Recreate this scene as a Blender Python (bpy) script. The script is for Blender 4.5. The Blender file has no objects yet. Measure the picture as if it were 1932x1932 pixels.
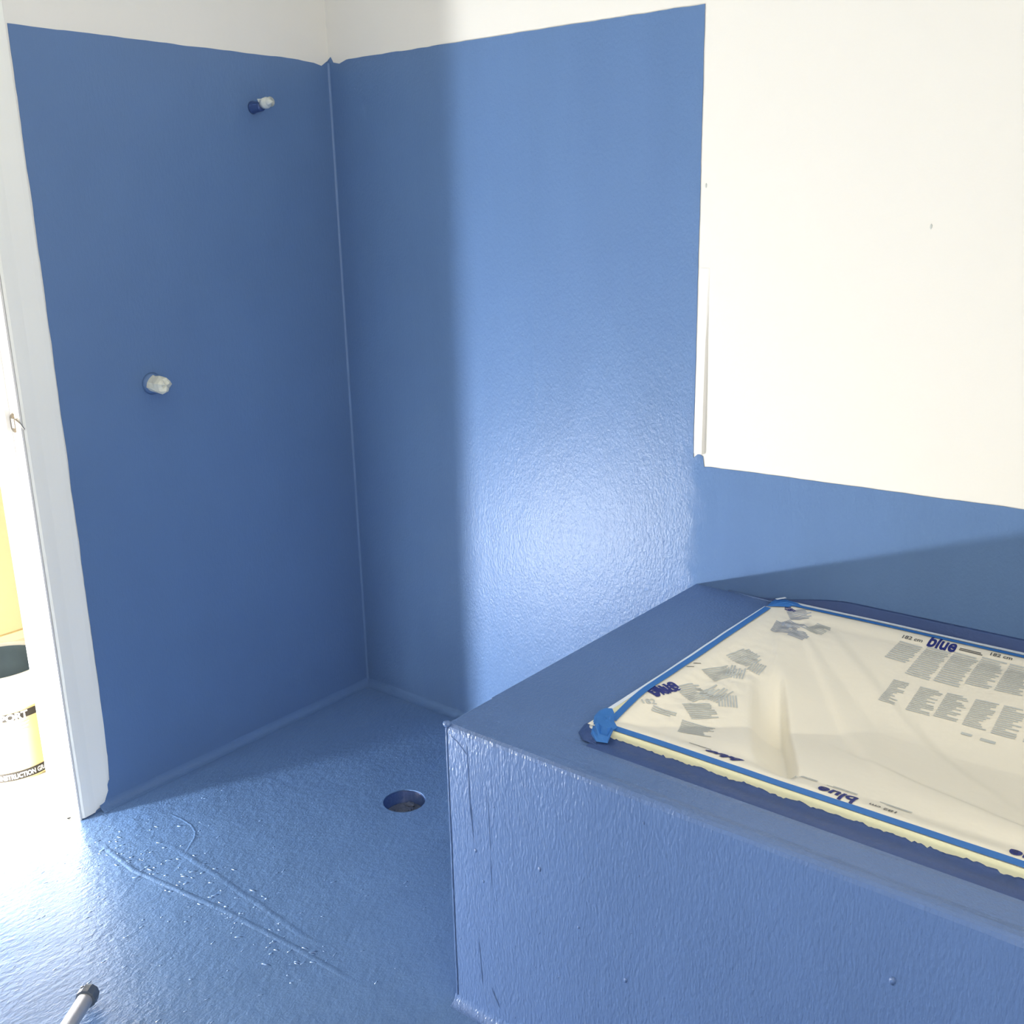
import bpy, bmesh, math, random
from mathutils import Vector, Matrix, noise
random.seed(7)
C = bpy.context.scene
col = C.collection
# ------------------------------------------------------------------ camera, world, lights, exposure
cam = bpy.data.cameras.new('camera')
cam.sensor_width = 36.0
cam.lens = 36.0 * 1983.39 / 1932.0
cam.clip_start = 0.02
co = bpy.data.objects.new('camera', cam)
col.objects.link(co)
co.location = (2.5846, -2.3332, 1.5981)
co.rotation_euler = (1.2941, 0.0214, 0.6787)
C.camera = co
C.view_settings.view_transform = 'Standard'
C.view_settings.look = 'None'
C.view_settings.exposure = 0.12
C.view_settings.gamma = 1.0
C.view_settings.use_curve_mapping = False
w = bpy.data.worlds.new('world')
C.world = w
w.use_nodes = True
w.node_tree.nodes['Background'].inputs[0].default_value = (0.75, 0.85, 1.0, 1)
w.node_tree.nodes['Background'].inputs[1].default_value = 0.6


def lamp(name, kind, loc, energy, color, target=None, **kw):
    l = bpy.data.lights.new(name, kind)
    l.energy = energy
    l.color = color
    for k, v in kw.items():
        setattr(l, k, v)
    o = bpy.data.objects.new(name, l)
    col.objects.link(o)
    o.location = loc
    if target is not None:
        o.rotation_euler = (Vector(target) - Vector(loc)).to_track_quat('-Z', 'Y').to_euler()
    return o


# the low, small lamp standing on the hall floor just outside the doorway
lamp('low_hall_lamp', 'POINT', (-0.27, -1.71, 0.085), 208.0, (0.97, 0.985, 1.0), shadow_soft_size=0.03)
# added soft fill light, set in an invented opening of the unseen right wall
lamp('right_wall_fill', 'AREA', (3.42, -2.55, 1.75), 29.0, (1.0, 0.97, 0.93), target=(0, -2.3, 1.5), shape='RECTANGLE', size=1.2, size_y=1.1)
# area light added under the hall ceiling to brighten the yellow wall
lamp('hall_fill', 'AREA', (-0.8, -1.9, 2.55), 9.0, (1.0, 0.97, 0.92), target=(-0.8, -1.9, 0), shape='RECTANGLE', size=0.8, size_y=1.4)


# ------------------------------------------------------------------ helpers
def sm(t):
    t = max(0.0, min(1.0, t))
    return t * t * (3 - 2 * t)


def nt(name):
    m = bpy.data.materials.new(name)
    m.use_nodes = True
    t = m.node_tree
    return m, t, t.nodes['Principled BSDF']


def simple(name, c, rough=0.6, spec=0.5, metal=0.0, var=0.04, scale=9.0, bump=0.0, bscale=60.0):
    m, t, b = nt(name)
    tc = t.nodes.new('ShaderNodeTexCoord')
    n = t.nodes.new('ShaderNodeTexNoise')
    n.inputs['Scale'].default_value = scale
    n.inputs['Detail'].default_value = 4
    t.links.new(tc.outputs['Object'], n.inputs['Vector'])
    r = t.nodes.new('ShaderNodeMixRGB')
    r.inputs[1].default_value = tuple(x * (1 - var) for x in c) + (1,)
    r.inputs[2].default_value = tuple(min(1, x * (1 + var)) for x in c) + (1,)
    t.links.new(n.outputs['Fac'], r.inputs[0])
    t.links.new(r.outputs[0], b.inputs['Base Color'])
    b.inputs['Roughness'].default_value = rough
    b.inputs['Metallic'].default_value = metal
    b.inputs['Specular IOR Level'].default_value = spec
    if bump:
        n2 = t.nodes.new('ShaderNodeTexNoise')
        n2.inputs['Scale'].default_value = bscale
        n2.inputs['Detail'].default_value = 3
        t.links.new(tc.outputs['Object'], n2.inputs['Vector'])
        bp = t.nodes.new('ShaderNodeBump')
        bp.inputs['Strength'].default_value = 1.0
        bp.inputs['Distance'].default_value = bump
        t.links.new(n2.outputs['Fac'], bp.inputs['Height'])
        t.links.new(bp.outputs[0], b.inputs['Normal'])
    return m


def membrane_mat(name, c, stretch, rough, layers, var=0.10, spec=0.36):
    """rolled-on rubbery paint; layers = list of (scale vector, detail, distance, voronoi?)"""
    m, t, b = nt(name)
    tc = t.nodes.new('ShaderNodeTexCoord')
    mp = t.nodes.new('ShaderNodeMapping')
    mp.inputs['Scale'].default_value = stretch
    t.links.new(tc.outputs['Object'], mp.inputs['Vector'])
    n = t.nodes.new('ShaderNodeTexNoise')
    n.inputs['Scale'].default_value = 2.2
    n.inputs['Detail'].default_value = 5
    n.inputs['Roughness'].default_value = 0.6
    t.links.new(mp.outputs[0], n.inputs['Vector'])
    r = t.nodes.new('ShaderNodeValToRGB')
    r.color_ramp.elements[0].position = 0.15
    r.color_ramp.elements[1].position = 0.85
    r.color_ramp.elements[0].color = tuple(x * (1 - var) for x in c) + (1,)
    r.color_ramp.elements[1].color = tuple(x * (1 + var) for x in c) + (1,)
    t.links.new(n.outputs['Fac'], r.inputs[0])
    t.links.new(r.outputs[0], b.inputs['Base Color'])
    b.inputs['Specular IOR Level'].default_value = spec
    mr = t.nodes.new('ShaderNodeMapRange')
    mr.inputs['To Min'].default_value = rough - 0.015
    mr.inputs['To Max'].default_value = rough + 0.02
    t.links.new(n.outputs['Fac'], mr.inputs['Value'])
    t.links.new(mr.outputs[0], b.inputs['Roughness'])
    prev = None
    for sc, det, dist in layers:
        m2 = t.nodes.new('ShaderNodeMapping')
        m2.inputs['Scale'].default_value = sc
        t.links.new(tc.outputs['Object'], m2.inputs['Vector'])
        n2 = t.nodes.new('ShaderNodeTexNoise')
        n2.inputs['Scale'].default_value = 1.0
        n2.inputs['Detail'].default_value = det
        t.links.new(m2.outputs[0], n2.inputs['Vector'])
        bp = t.nodes.new('ShaderNodeBump')
        bp.inputs['Strength'].default_value = 1.0
        bp.inputs['Distance'].default_value = dist
        t.links.new(n2.outputs['Fac'], bp.inputs['Height'])
        if prev is not None:
            t.links.new(prev.outputs[0], bp.inputs['Normal'])
        prev = bp
    t.links.new(prev.outputs[0], b.inputs['Normal'])
    return m


BLUE = (0.104, 0.188, 0.365)
M = {}
GLOSS_EDGE = 1.29
M['mem_left'] = membrane_mat('blue_membrane_wall_left', BLUE, (1, 1.5, 0.8), 0.40, [((140, 140, 60), 2, 0.0006), ((420, 420, 420), 1, 0.00025)], 0.06)
M['mem_back'] = membrane_mat('blue_membrane_wall_back', BLUE, (3, 1, 0.5), 0.37, [((9, 9, 5), 2, 0.0008), ((190, 190, 120), 2, 0.0011), ((70, 70, 40), 2, 0.0006)], 0.07, 0.24)
M['mem_floor'] = membrane_mat('blue_membrane_floor', (0.115, 0.210, 0.400), (1.5, 1, 1), 0.34, [((6, 6, 6), 3, 0.004), ((80, 46, 60), 3, 0.0019), ((260, 180, 200), 2, 0.0008)], 0.10, 0.95)
M['mem_hob'] = membrane_mat('blue_membrane_hob', (0.105, 0.180, 0.370), (2, 2, 0.8), 0.30, [((12, 12, 6), 2, 0.0009), ((210, 210, 75), 2, 0.0015), ((90, 90, 60), 2, 0.0009)], 0.08, 0.5)
M['mem_dark'] = membrane_mat('thick_dark_blue_membrane', (0.042, 0.080, 0.22), (2, 2, 2), 0.33, [((20, 20, 20), 2, 0.003), ((120, 120, 120), 2, 0.001)], 0.15)
t = M['mem_back'].node_tree
b = t.nodes['Principled BSDF']
src = b.inputs['Roughness'].links[0].from_socket
tc = t.nodes.new('ShaderNodeTexCoord')
sx_ = t.nodes.new('ShaderNodeSeparateXYZ')
t.links.new(tc.outputs['Object'], sx_.inputs[0])
nn = t.nodes.new('ShaderNodeTexNoise')
nn.inputs['Scale'].default_value = 14
nn.inputs['Detail'].default_value = 6
t.links.new(tc.outputs['Object'], nn.inputs['Vector'])
ad = t.nodes.new('ShaderNodeMath')
ad.operation = 'MULTIPLY_ADD'
ad.inputs[1].default_value = 0.13
t.links.new(nn.outputs['Fac'], ad.inputs[0])
t.links.new(sx_.outputs['X'], ad.inputs[2])
mr = t.nodes.new('ShaderNodeMapRange')
mr.inputs['From Min'].default_value = GLOSS_EDGE + 0.045
mr.inputs['From Max'].default_value = GLOSS_EDGE + 0.085
mr.inputs['To Max'].default_value = 0.38
t.links.new(ad.outputs[0], mr.inputs['Value'])
ad2 = t.nodes.new('ShaderNodeMath')
t.links.new(src, ad2.inputs[0])
t.links.new(mr.outputs[0], ad2.inputs[1])
t.links.new(ad2.outputs[0], b.inputs['Roughness'])
M['white'] = simple('white_wall_paint', (0.79, 0.775, 0.725), 0.75, 0.3, var=0.012, scale=2, bump=0.0003, bscale=120)
M['sealer'] = simple('grey_white_undercoat', (0.90, 0.90, 0.84), 0.6, 0.4, var=0.03, scale=4)
M['trimw'] = simple('white_gloss_trim', (0.82, 0.80, 0.76), 0.35, 0.5, var=0.01)
M['yellow'] = simple('pale_yellow_hall_paint', (0.52, 0.385, 0.20), 0.7, 0.3, var=0.02, scale=2)
M['cream_trim'] = simple('cream_trim_paint', (0.62, 0.52, 0.28), 0.5, 0.4, var=0.01)
M['hallfloor'] = simple('pale_hall_floor', (0.72, 0.71, 0.62), 0.55, 0.4, var=0.05, scale=7)
M['film'] = simple('cream_masking_film', (0.92, 0.865, 0.72), 0.42, 0.4, var=0.02, scale=5, bump=0.0015, bscale=16)
M['filmedge'] = simple('pale_yellow_film_margin', (0.80, 0.78, 0.52), 0.5, 0.4, var=0.03, scale=20)
M['tape'] = simple('blue_painters_tape', (0.035, 0.17, 0.50), 0.55, 0.4, var=0.06, scale=40)
M['whiteedge'] = simple('glossy_white_film_edge_and_glint', (0.80, 0.86, 0.92), 0.3, 0.5, var=0.01)
M['ink'] = simple('dark_blue_ink', (0.02, 0.03, 0.19), 0.5, 0.3, var=0.05)
M['ink_grey'] = simple('faded_grey_ink', (0.55, 0.575, 0.55), 0.6, 0.3, var=0.05)
M['ink_dark'] = simple('dark_grey_ink', (0.13, 0.13, 0.13), 0.6, 0.3, var=0.05)
M['smear'] = simple('grey_blue_paint_smear', (0.44, 0.48, 0.54), 0.5, 0.3, var=0.2, scale=60)
M['acrylic'] = simple('white_acrylic', (0.85, 0.85, 0.82), 0.15, 0.5, var=0.01)
M['steel'] = simple('brushed_steel', (0.30, 0.29, 0.27), 0.45, 0.5, 1.0, var=0.08, scale=30)
M['plastic_w'] = simple('grey_white_plastic', (0.62, 0.66, 0.62), 0.35, 0.5, var=0.05, scale=40)
M['dark'] = simple('black_rubber', (0.02, 0.02, 0.022), 0.5, 0.4, var=0.1)
M['masktape'] = simple('crumpled_cream_masking_tape', (0.66, 0.67, 0.58), 0.7, 0.3, var=0.08, scale=50, bump=0.001, bscale=90)
M['concrete'] = simple('dusty_pipe_grey', (0.10, 0.12, 0.17), 0.7, 0.3, var=0.4, scale=40, bump=0.003, bscale=50)
M['pail'] = simple('cream_yellow_plastic', (0.66, 0.48, 0.22), 0.35, 0.5, var=0.02)
M['pailw'] = simple('white_label_plastic', (0.86, 0.85, 0.80), 0.4, 0.5, var=0.01)
M['pailin'] = simple('slate_paint_residue', (0.13, 0.19, 0.24), 0.5, 0.4, var=0.35, scale=12)
M['band'] = simple('brown_grey_label_band', (0.022, 0.018, 0.014), 0.5, 0.4, var=0.1)
M['polemat'] = simple('pale_grey_pole_coat', (0.6, 0.6, 0.61), 0.4, 0.5, var=0.1, scale=60)
M['capmat'] = simple('dark_slate_plastic', (0.07, 0.09, 0.12), 0.45, 0.5, var=0.1)


def link(name, bm, mat, parent=None, smooth=False, kind=None):
    me = bpy.data.meshes.new(name)
    bmesh.ops.recalc_face_normals(bm, faces=bm.faces[:])
    bm.to_mesh(me)
    bm.free()
    me.materials.append(mat)
    if smooth:
        for p in me.polygons:
            p.use_smooth = True
    o = bpy.data.objects.new(name, me)
    col.objects.link(o)
    if parent is not None:
        o.parent = parent
        o.matrix_parent_inverse = Matrix.Translation(-parent.location) if parent.type == 'EMPTY' and parent.rotation_euler.to_matrix() == Matrix.Identity(3) else parent.matrix_basis.inverted()
    if kind:
        o['kind'] = kind
    return o


def struct(name, bm, mat, parent=None, **k):
    o = link(name, bm, mat, parent, **k)
    if parent is None:
        o['kind'] = 'structure'
    return o


def tag(o, label, cat, group=None):
    o['label'] = label
    o['category'] = cat
    if group:
        o['group'] = group
    return o


def thing(name, loc, label, cat, group=None):
    o = bpy.data.objects.new(name, None)
    o.empty_display_size = 0.05
    col.objects.link(o)
    o.location = loc
    return tag(o, label, cat, group)


def box(bm, a, b, bev=0.0):
    vs = [bm.verts.new((x, y, z)) for x in (a[0], b[0]) for y in (a[1], b[1]) for z in (a[2], b[2])]
    F = [(0, 1, 3, 2), (4, 6, 7, 5), (0, 4, 5, 1), (2, 3, 7, 6), (0, 2, 6, 4), (1, 5, 7, 3)]
    fs = [bm.faces.new([vs[i] for i in f]) for f in F]
    if bev:
        es = set(e for f in fs for e in f.edges)
        bmesh.ops.bevel(bm, geom=list(es), offset=bev, segments=2, affect='EDGES', profile=0.6)


def mkbox(a, b, bev=0.0):
    bm = bmesh.new()
    box(bm, a, b, bev)
    return bm


def plate(outline, axis, off, th):
    """polygon outline (2-D, in the two remaining axes) extruded from off to off+th along axis"""
    bm = bmesh.new()
    def P(p, d):
        q = [0, 0, 0]
        r = [i for i in range(3) if i != axis]
        q[r[0]], q[r[1]], q[axis] = p[0], p[1], d
        return q
    a = [bm.verts.new(P(p, off)) for p in outline]
    b = [bm.verts.new(P(p, off + th)) for p in outline]
    n = len(a)
    ea = [bm.edges.new((a[i], a[(i + 1) % n])) for i in range(n)]
    eb = [bm.edges.new((b[i], b[(i + 1) % n])) for i in range(n)]
    bmesh.ops.triangle_fill(bm, edges=ea, use_beauty=True)
    bmesh.ops.triangle_fill(bm, edges=eb, use_beauty=True)
    for i in range(n):
        bm.faces.new((a[i], a[(i + 1) % n], b[(i + 1) % n], b[i]))
    return bm


def jag(p, q, step, amp, seed):
    """points from p to q (q left out) with a slightly ragged line"""
    rnd = random.Random(seed)
    d = Vector((q[0] - p[0], q[1] - p[1]))
    n = max(1, int(d.length / step))
    t = Vector((-d.y, d.x)).normalized()
    out = [p]
    for i in range(1, n):
        k = i / n
        s = noise.noise(Vector((k * d.length * 14, seed * 3.1, 0))) * amp + rnd.uniform(-1, 1) * amp * 0.25
        out.append((p[0] + d.x * k + t.x * s, p[1] + d.y * k + t.y * s))
    return out


def tube(pts, radii, seg=16, caps=True, bm=None):
    bm = bm or bmesh.new()
    rings = []
    P = [Vector(p) for p in pts]
    for i, p in enumerate(P):
        d = (P[min(i + 1, len(P) - 1)] - P[max(i - 1, 0)]).normalized()
        if i > 0 and (P[i] - P[i - 1]).length < 1e-6 or i < len(P) - 1 and (P[i + 1] - P[i]).length < 1e-6:
            d = (P[-1] - P[0]).normalized()
        u = d.cross(Vector((0, 0, 1)))
        if u.length < 1e-3:
            u = Vector((1, 0, 0))
        u.normalize()
        v = d.cross(u)
        rings.append([bm.verts.new(p + (u * math.cos(a) + v * math.sin(a)) * radii[i]) for a in [2 * math.pi * k / seg for k in range(seg)]])
    for r0, r1 in zip(rings, rings[1:]):
        for k in range(seg):
            bm.faces.new((r0[k], r0[(k + 1) % seg], r1[(k + 1) % seg], r1[k]))
    if caps:
        bm.faces.new(rings[0][::-1])
        bm.faces.new(rings[-1])
    return bm


def lathe(prof, c=(0, 0, 0), seg=48, bm=None):
    bm = bm or bmesh.new()
    rings = [[bm.verts.new((c[0] + r * math.cos(a), c[1] + r * math.sin(a), c[2] + z)) for a in [2 * math.pi * k / seg for k in range(seg)]] for r, z in prof]
    for r0, r1 in zip(rings, rings[1:]):
        for k in range(seg):
            bm.faces.new((r0[k], r0[(k + 1) % seg], r1[(k + 1) % seg], r1[k]))
    return bm


def ridge(pts, wid, hgt, normal, seed=0, taper=True, bm=None):
    """a low raised bead following pts on a surface with the given normal"""
    bm = bm or bmesh.new()
    N = Vector(normal)
    P = [Vector(p) for p in pts]
    res = []
    for a, b in zip(P, P[1:]):
        n = max(2, int((b - a).length / 0.012))
        res += [a.lerp(b, k / n) for k in range(n)]
    res.append(P[-1])
    rows = []
    for i, p in enumerate(res):
        d = (res[min(i + 1, len(res) - 1)] - res[max(i - 1, 0)]).normalized()
        s = d.cross(N).normalized()
        k = i / (len(res) - 1)
        e = min(1, 6 * k, 6 * (1 - k)) if taper else 1
        f = 1 + 0.6 * noise.noise(Vector((i * 0.35, seed, 0)))
        p2 = p + s * 0.35 * wid * noise.noise(Vector((i * 0.12, seed + 9, 0)))
        rows.append([bm.verts.new(p2 + s * wid * u + N * (hgt * v * max(e, 0.05) * f)) for u, v in ((-1, -0.3), (-0.45, 0.7), (0, 1), (0.45, 0.7), (1, -0.3))])
    for r0, r1 in zip(rows, rows[1:]):
        for k in range(4):
            bm.faces.new((r0[k], r0[k + 1], r1[k + 1], r1[k]))
    return bm


# ------------------------------------------------------------------ room shell
LA = -1.100          # doorway jamb
XR, YF, CE = 3.40, -3.30, 2.70
TW = 0.155
H = 2.05
HX, HY, HZ = 1.304, -0.985, 0.648      # hob corner

# floor slab with a real hole for the drain, floor extends through the doorway as the hall floor
DC, DR = (0.657, -0.485), 0.060


def holed(outer, c, r, z0, z1, nr=48):
    bm = bmesh.new()
    for z in (z0, z1):
        o = [bm.verts.new((x, y, z)) for x, y in outer]
        h = [bm.verts.new((c[0] + r(k) * math.cos(2 * math.pi * k / nr), c[1] + r(k) * math.sin(2 * math.pi * k / nr), z)) for k in range(nr)]
        es = [bm.edges.new((o[i], o[(i + 1) % len(o)])) for i in range(len(o))] + [bm.edges.new((h[i], h[(i + 1) % nr])) for i in range(nr)]
        bmesh.ops.triangle_fill(bm, edges=es, use_beauty=True)
        if z == z0:
            o0, h0 = o, h
        else:
            for i in range(len(o)):
                bm.faces.new((o0[i], o0[(i + 1) % len(o)], o[(i + 1) % len(o)], o[i]))
            for i in range(nr):
                bm.faces.new((h0[i], h0[(i + 1) % nr], h[(i + 1) % nr], h[i]))
    return bm


floor = struct('floor', holed([(-TW, YF), (XR, YF), (XR, 0.1), (-TW, 0.1)], DC, lambda k: DR + 0.004, -0.12, -0.003), M['hallfloor'])
rough = lambda k: DR + 0.0016 * noise.noise(Vector((k * 0.7, 3, 0)))
edge = jag((-0.012, LA - 0.003), (0.03, -1.92), 0.03, 0.010, 5)
mem_floor = struct('membrane', holed([(0.0, 0.0), (0.0, LA + 0.004)] + edge + [(0.0, -1.92), (0.0, YF), (XR, YF), (XR, 0.0)], DC, rough, -0.003, 0.0), M['mem_floor'], floor)
mem_floor['label'] = 'glossy blue waterproofing coat on the floor'

# left wall with the doorway (plane x = 0)
bm = bmesh.new()
box(bm, (-0.152, LA + 0.0038, -0.0), (0, 0.1, CE))
box(bm, (-TW, -1.92, 2.12), (0, LA, CE))
box(bm, (-TW, YF, 0), (0, -1.92, CE))
wall_l = struct('wall_left', bm, M['white'])
out = jag((0.0, 0.03), (0.0, H + 0.004), 0.5, 0.0, 1)
out += [(0.0, H + 0.006), (-0.008, H + 0.002), (-0.03, H - 0.012), (-0.06, H - 0.006), (-0.10, H - 0.004)]
out += jag((-0.12, H - 0.002), (-0.989, H), 0.02, 0.0022, 2)
out += jag((-0.989, H), (-0.993, 0.30), 0.02, 0.0016, 3)
out += [(-0.997, 0.20), (-0.995, 0.15), (-1.000, 0.079), (-1.012, 0.066), (-1.016, 0.035), (-1.022, 0.012), (-1.045, 0.006), (-1.06, 0.002), (-1.085, 0.001), (-1.088, 0.0), (0.0, 0.0)]
ml = struct('membrane', plate(out, 0, 0.0, 0.0022), M['mem_left'], wall_l)
ml['label'] = 'blue waterproofing coat on the shower wall'

# back wall (plane y = 0)
wall_b = struct('wall_back', mkbox((-TW, 0, 0), (XR + 0.1, 0.1, CE)), M['white'])
out = [(0.0, 0.0), (0.0, H + 0.006), (0.012, H + 0.014), (0.022, H - 0.002), (0.05, H - 0.008), (0.08, H)]
out += jag((0.09, H + 0.001), (1.284, H), 0.02, 0.0022, 11)
out += jag((1.284, H), (1.284, 1.10), 0.02, 0.0010, 12)
out += [(1.283, 1.05), (1.285, 0.986), (1.300, 0.999), (1.312, 0.992), (1.316, 0.966)]
out += jag((1.335, 0.968), (XR, 0.985), 0.03, 0.0022, 13)
out += [(XR, 0.985), (XR, 0.0)]
mb = struct('membrane', plate(out, 1, -0.0022, 0.0022), M['mem_back'], wall_b)
mb['label'] = 'blue waterproofing coat on the back wall'
# raised plaster bead where the shower sheet meets the bath wall
struct('sheet_joint', ridge([(0.765, -0.0022, 2.03), (0.770, -0.0022, 1.5), (0.775, -0.0022, 0.95)], 0.014, 0.0007, (0, -1, 0), 21), M['mem_back'], wall_b, smooth=True)
bm = bmesh.new()
rows = []
for z, hh in ((0.999, 0.010), (1.04, 0.010), (1.15, 0.009), (1.28, 0.006), (1.38, 0.003), (1.46, 0.001)):
    rows.append([bm.verts.new((x, -y * hh / 0.010, z)) for x, y in ((1.286, 0.0), (1.288, 0.006), (1.300, 0.010), (1.312, 0.009), (1.316, 0.0))])
for r0, r1 in zip(rows, rows[1:]):
    for k in range(4):
        bm.faces.new((r0[k], r0[k + 1], r1[k + 1], r1[k]))
bm.faces.new(rows[0])
struct('corner_bead', bm, M['trimw'], wall_b)
bm = bmesh.new()
for x, z, s in ((1.833, 1.553, 0.004), (1.299, 1.652, 0.004), (1.300, 1.45, 0.003)):
    bmesh.ops.create_icosphere(bm, subdivisions=1, radius=s, matrix=Matrix.Translation((x, 0, z)) @ Matrix.Diagonal((0.7, 0.5, 1.6, 1)))
struct('wall_nick', bm, M['ink_grey'], wall_b)

# right wall with an invented window opening, added to hold the fill light
bm = bmesh.new()
box(bm, (XR, YF, 0), (XR + 0.1, 0.0, 1.1))
box(bm, (XR, YF, 2.35), (XR + 0.1, 0.0, CE))
box(bm, (XR, YF, 1.1), (XR + 0.1, -3.2, 2.35))
box(bm, (XR, -1.9, 1.1), (XR + 0.1, 0.0, 2.35))
struct('wall_right', bm, M['white'])
bm = bmesh.new()
box(bm, (-TW, YF - 0.1, 0), (XR + 0.1, YF, CE))
struct('wall_front', bm, M['white'])
struct('ceiling', mkbox((-1.65, YF - 0.1, CE), (XR + 0.1, 0.9, CE + 0.1)), M['white'])

# corner, wall-foot and hob-foot fillets of the waterproofing
bm = bmesh.new()
n = 60
rows = []
for i in range(n + 1):
    z = (H - 0.002) * i / n
    wv = 0.0012 * noise.noise(Vector((i * 0.5, 0, 0)))
    r = 0.011 + wv
    rows.append([bm.verts.new((0.001 + r * (1 - math.sin(a)), -0.001 - r * (1 - math.cos(a)), z)) for a in [math.pi / 2 * k / 5 for k in range(6)]])
for r0, r1 in zip(rows, rows[1:]):
    for k in range(5):
        bm.faces.new((r0[k], r0[k + 1], r1[k + 1], r1[k]))
f1 = struct('corner_fillet', bm, M['mem_left'], wall_l, smooth=True)


def fillet(p, q, ax, sgn, r):
    """quarter-round cove on the floor along p-q; ax = outward horizontal axis of the wall"""
    bm = bmesh.new()
    rows = []
    P, Q = Vector(p), Vector(q)
    n = int((Q - P).length / 0.03)
    for i in range(n + 1):
        c = P.lerp(Q, i / n)
        rr = r * (1 + 0.12 * noise.noise(Vector((i * 0.4, sgn * 2, 1))))
        row = []
        for k in range(6):
            a = math.pi / 2 * k / 5
            d = rr * (1 - math.sin(a))
            v = Vector((c.x, c.y, 0.0004 + rr * (1 - math.cos(a))))
            v[ax] += sgn * d
            row.append(bm.verts.new(v))
        rows.append(row)
    for r0, r1 in zip(rows, rows[1:]):
        for k in range(5):
            bm.faces.new((r0[k], r0[k + 1], r1[k + 1], r1[k]))
    return bm


struct('wall_fillet', fillet((0.002, -1.04, 0), (0.002, -0.002, 0), 0, 1, 0.024), M['mem_left'], wall_l, smooth=True)
struct('wall_fillet', fillet((0.0, -0.002, 0), (HX, -0.002, 0), 1, -1, 0.024), M['mem_back'], wall_b, smooth=True)

# ridges and nibs in the floor coat
bm = ridge([(0.10, -1.125, 0), (0.33, -1.141, 0), (0.667, -1.098, 0), (0.90, -1.082, 0), (1.137, -1.074, 0)], 0.010, 0.0011, (0, 0, 1), 1)
struct('coating_ridge', bm, M['mem_floor'], mem_floor, smooth=True)
bm = ridge([(0.25, -1.03, 0), (0.333, -1.019, 0), (0.619, -1.029, 0), (0.975, -1.05, 0)], 0.011, 0.0008, (0, 0, 1), 2)
struct('coating_ridge', bm, M['mem_floor'], mem_floor, smooth=True)
bm = ridge([(0.17, -0.93, 0), (0.23, -0.925, 0), (0.275, -0.928, 0), (0.310, -0.940, 0), (0.335, -0.960, 0), (0.352, -0.985, 0), (0.372, -1.012, 0), (0.391, -1.034, 0)], 0.0045, 0.0006, (0, 0, 1), 3)
struct('coating_ridge', bm, M['mem_floor'], mem_floor, smooth=True)
rnd = random.Random(4)


def nibs(spots, N, mat, parent, name='coating_nibs'):
    bm = bmesh.new()
    for p, s, e, a in spots:
        axis = Vector(N)
        rot = axis.rotation_difference(Vector((0, 0, 1))).inverted().to_matrix().to_4x4()
        mt = Matrix.Translation(p) @ rot @ Matrix.Rotation(a, 4, 'Z') @ Matrix.Diagonal((s * e, s, s * 0.22, 1))
        bmesh.ops.create_icosphere(bm, subdivisions=1, radius=1, matrix=mt)
    return struct(name, bm, mat, parent, smooth=True, kind='stuff')


sp = []
for i in range(420):
    x, y = rnd.uniform(0.05, 1.25), rnd.uniform(-2.0, -0.1)
    if abs(x - DC[0]) < 0.09 and abs(y - DC[1]) < 0.09:
        continue
    if y > -0.75 and rnd.random() < 0.75:
        continue
    sp.append(((x, y, 0), rnd.uniform(0.001, 0.0028), rnd.uniform(1, 3.5), rnd.uniform(0.6, 1.8)))
for i in range(160):
    x = rnd.uniform(0.12, 1.0)
    sp.append(((x, -1.09 + rnd.gauss(0, 0.05), 0), rnd.uniform(0.0012, 0.004), rnd.uniform(1, 4), rnd.uniform(0.2, 1.4)))
nibs(sp, (0, 0, 1), M['mem_floor'], mem_floor)

# ------------------------------------------------------------------ door jamb (trim_1) with striker plate, grey-white strip on the wall
bm = bmesh.new()
prof = [(-1.0965, 0.0), (-1.0965, 0.007), (-1.090, 0.010), (-1.072, 0.0085), (-1.055, 0.0065), (-1.036, 0.0055), (-1.010, 0.0045), (-0.994, 0.0030), (-0.992, 0.0)]
rows = []
zs = [0.004, 0.02, 0.05, 0.075, 0.12, 0.25, 0.35, 0.45, 0.6, 1.0, 1.5, 2.0, 2.35]
for i, z in enumerate(zs):
    row = []
    for y, d in prof:
        yy = y
        if y > -1.0:      # the ragged foot of the strip
            yy = {0.004: -1.060, 0.02: -1.022, 0.05: -1.016, 0.075: -1.003, 0.12: -0.997}.get(z, -0.9935)
            yy -= 0.0 if y == -0.992 else 0.002
        yy = min(yy, -0.992)
        if -1.06 < y < -1.0 and z < 0.03:
            yy = min(yy, -1.03 - (0.03 - z))
        row.append(bm.verts.new((d, yy + 0.0008 * noise.noise(Vector((i, y * 50, 0))), z)))
    rows.append(row)
for r0, r1 in zip(rows, rows[1:]):
    for k in range(len(prof) - 1):
        bm.faces.new((r0[k], r0[k + 1], r1[k + 1], r1[k]))
bm.faces.new(rows[0])
bm.faces.new(rows[-1])
struct('trim_2', bm, M['sealer'])
bm = bmesh.new()
jp = [(0.007, LA + 0.002), (0.007, LA - 0.003), (-0.002, LA - 0.006), (-0.012, LA - 0.006), (-0.014, LA), (-0.045, LA), (-0.047, LA - 0.012), (-0.085, LA - 0.012), (-0.087, LA - 0.002),
      (-0.118, LA - 0.002), (-0.120, LA - 0.004), (-0.151, LA - 0.004), (-0.153, LA - 0.001), (-0.153, LA + 0.004)]
a = [bm.verts.new((x, y, 0.0)) for x, y in jp]
b = [bm.verts.new((x, y, 2.12)) for x, y in jp]
for i in range(len(jp)):
    bm.faces.new((a[i], a[(i + 1) % len(jp)], b[(i + 1) % len(jp)], b[i]))
bm.faces.new(a)
bm.faces.new(b)
jamb = struct('trim_1', bm, M['trimw'])
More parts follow.
